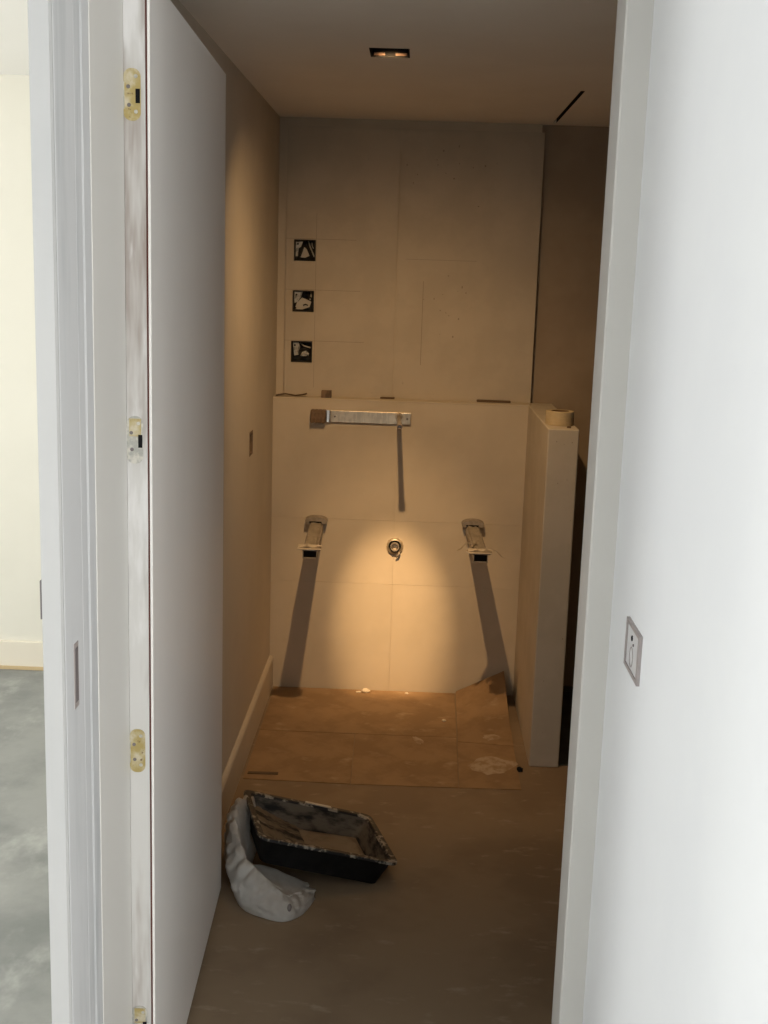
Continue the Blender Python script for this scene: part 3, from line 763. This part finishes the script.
rr = [ring_xy(0.012, TL-0.012, 0.012, TW-0.012, THH-0.010), ring_xy(0, TL, 0, TW, THH-0.008), ring_xy(0, TL, 0, TW, THH), ring_xy(0.016, TL-0.016, 0.016, TW-0.016, THH), ring_xy(0.020, TL-0.020, 0.020, TW-0.020, THH-0.006)]
rr = [[warp(p) for p in r] for r in rr]
skin(bm, rr)
link('rim', bm, M['trayrim'], tray, local=True)
bm = bmesh.new()
skin(bm, [ring_xy(0.018, TL-0.018, 0.018, TW-0.018, THH-0.004), ring_xy(i_+0.006, TL-i_-0.006, i_+0.006, TW-i_-0.006, 0.006)], cap1=True)
inner = link('inner_wall', bm, M['traywall'], tray, local=True)
# ramp with ribs rising to the left
bm = bmesh.new(); g = []
nu, nv = 44, 10
for a in range(nu+1):
    u = 0.030+(0.20-0.030)*a/nu; row = []
    for b in range(nv+1):
        v = i_+0.002+(TW-2*i_-0.004)*b/nv
        f = 1-a/nu
        z = 0.008+0.045*f**1.2+(0.0015 if (a % 6) < 3 else 0.0)*(1 if 3 < a < 40 else 0)
        row.append(bm.verts.new((u, v, z)))
    g.append(row)
for a in range(nu):
    for b in range(nv): bm.faces.new((g[a][b], g[a+1][b], g[a+1][b+1], g[a][b+1]))
link('ramp', bm, M['trayin'], tray, local=True)
# leftover plaster pooled at the right
bm = bmesh.new(); g = []
for a in range(25):
    row = []
    for b in range(19):
        u = 0.175+(TL-0.037-0.175)*a/24; v = 0.040+(TW-0.080)*b/18
        e_ = min(1, min(a, 24-a, b, 18-b)/3)
        z = 0.007+0.016*e_*(0.8+0.6*noise.noise(Vector((u*16, v*16, 4))))+(0.010*(a/24))
        row.append(bm.verts.new((u, v, z)))
    g.append(row)
for a in range(24):
    for b in range(18): bm.faces.new((g[a][b], g[a+1][b], g[a+1][b+1], g[a][b+1]))
link('leftover_plaster', bm, M['wetplaster'], tray, local=True, smooth=True)
# torn pale bit on far rim
bm = bmesh.new(); add_box(bm, 0.19, 0.27, TW-0.016, TW-0.002, THH, THH+0.004, bev=0.0015)
for v in bm.verts: v.co.y += 0.004*noise.noise(v.co*50)
link('dried_drip', bm, M['chip'], tray, local=True)

# ------------------------------------------------------------------ crumpled bag
bag = empty('plastic_bag', (-0.36, 3.05, 0.0), 'crumpled white plastic bag under the paint tray', 'bag')
CP = [  # ground, bulge, ridge, dip behind the ridge, edge under the tray
 [(-0.450, 3.300, 0.001), (-0.465, 3.285, 0.080), (-0.435, 3.250, 0.150), (-0.420, 3.235, 0.080), (-0.405, 3.220, 0.030)],
 [(-0.478, 3.180, 0.001), (-0.496, 3.165, 0.105), (-0.468, 3.140, 0.188), (-0.436, 3.130, 0.100), (-0.412, 3.120, 0.030)],
 [(-0.468, 3.060, 0.001), (-0.488, 3.045, 0.100), (-0.458, 3.030, 0.168), (-0.430, 3.035, 0.085), (-0.408, 3.030, 0.040)],
 [(-0.446, 2.955, 0.001), (-0.462, 2.945, 0.072), (-0.424, 2.945, 0.128), (-0.402, 2.965, 0.090), (-0.385, 3.000, 0.070)],
 [(-0.410, 2.885, 0.001), (-0.420, 2.880, 0.052), (-0.376, 2.905, 0.100), (-0.360, 2.935, 0.074), (-0.335, 3.000, 0.060)],
 [(-0.355, 2.850, 0.001), (-0.357, 2.846, 0.038), (-0.334, 2.880, 0.078), (-0.318, 2.920, 0.058), (-0.300, 3.000, 0.045)],
 [(-0.290, 2.832, 0.001), (-0.286, 2.834, 0.026), (-0.286, 2.865, 0.050), (-0.278, 2.910, 0.040), (-0.270, 3.000, 0.035)],
 [(-0.242, 2.870, 0.001), (-0.238, 2.874, 0.018), (-0.246, 2.900, 0.030), (-0.250, 2.940, 0.036), (-0.250, 3.000, 0.026)],
 [(-0.214, 2.955, 0.001), (-0.214, 2.958, 0.014), (-0.222, 2.972, 0.022), (-0.230, 2.990, 0.022), (-0.240, 3.010, 0.018)]]
def cr(P_, t):
    f = t*(len(P_)-1); i = min(int(f), len(P_)-2); u = f-i
    p0, p1, p2, p3 = P_[max(i-1, 0)], P_[i], P_[i+1], P_[min(i+2, len(P_)-1)]
    return 0.5*((2*p1)+(p2-p0)*u+(2*p0-5*p1+4*p2-p3)*u*u+(3*p1-p0-3*p2+p3)*u**3)
bm = bmesh.new(); g = []
NA, NB = 90, 36
for a in range(NA+1):
    rowc = [cr([Vector(c[q]) for c in CP], a/NA) for q in range(5)]
    row = []
    for b in range(NB+1):
        p = cr(rowc, b/NB)
        ed = math.sin(math.pi*min(1, b/NB*1.05))
        nz = abs(noise.noise(p*30+Vector((0, 0, 3))))*0.030-0.009+abs(noise.noise(p*65))*0.012-0.004
        out = Vector((p.x+0.36, p.y-3.03, 0.05)).normalized()
        p = p+out*nz*ed
        p.x += 0.016*max(0.0, min(1.0, (-0.25-p.x)/0.2)); p.z = max(0.001, p.z)
        row.append(bm.verts.new(p))
    g.append(row)
for a in range(NA):
    for b in range(NB): bm.faces.new((g[a][b], g[a+1][b], g[a+1][b+1], g[a][b+1]))
bmesh.ops.solidify(bm, geom=bm.faces[:], thickness=0.0015)
link('bag_body', bm, M['bag'], bag, smooth=True)
bm = bmesh.new(); add_lathe(bm, [(0.010, 0), (0.007, 0.002)], (0, 0, 0), 'z', 14)
for v in bm.verts: v.co.x *= 0.55
bmesh.ops.rotate(bm, cent=(0, 0, 0), matrix=Matrix.Rotation(0.9, 3, 'X'), verts=bm.verts[:])
bmesh.ops.translate(bm, vec=(-0.272, 2.846, 0.034), verts=bm.verts[:])
link('bag_hole', bm, M['slot'], bag)
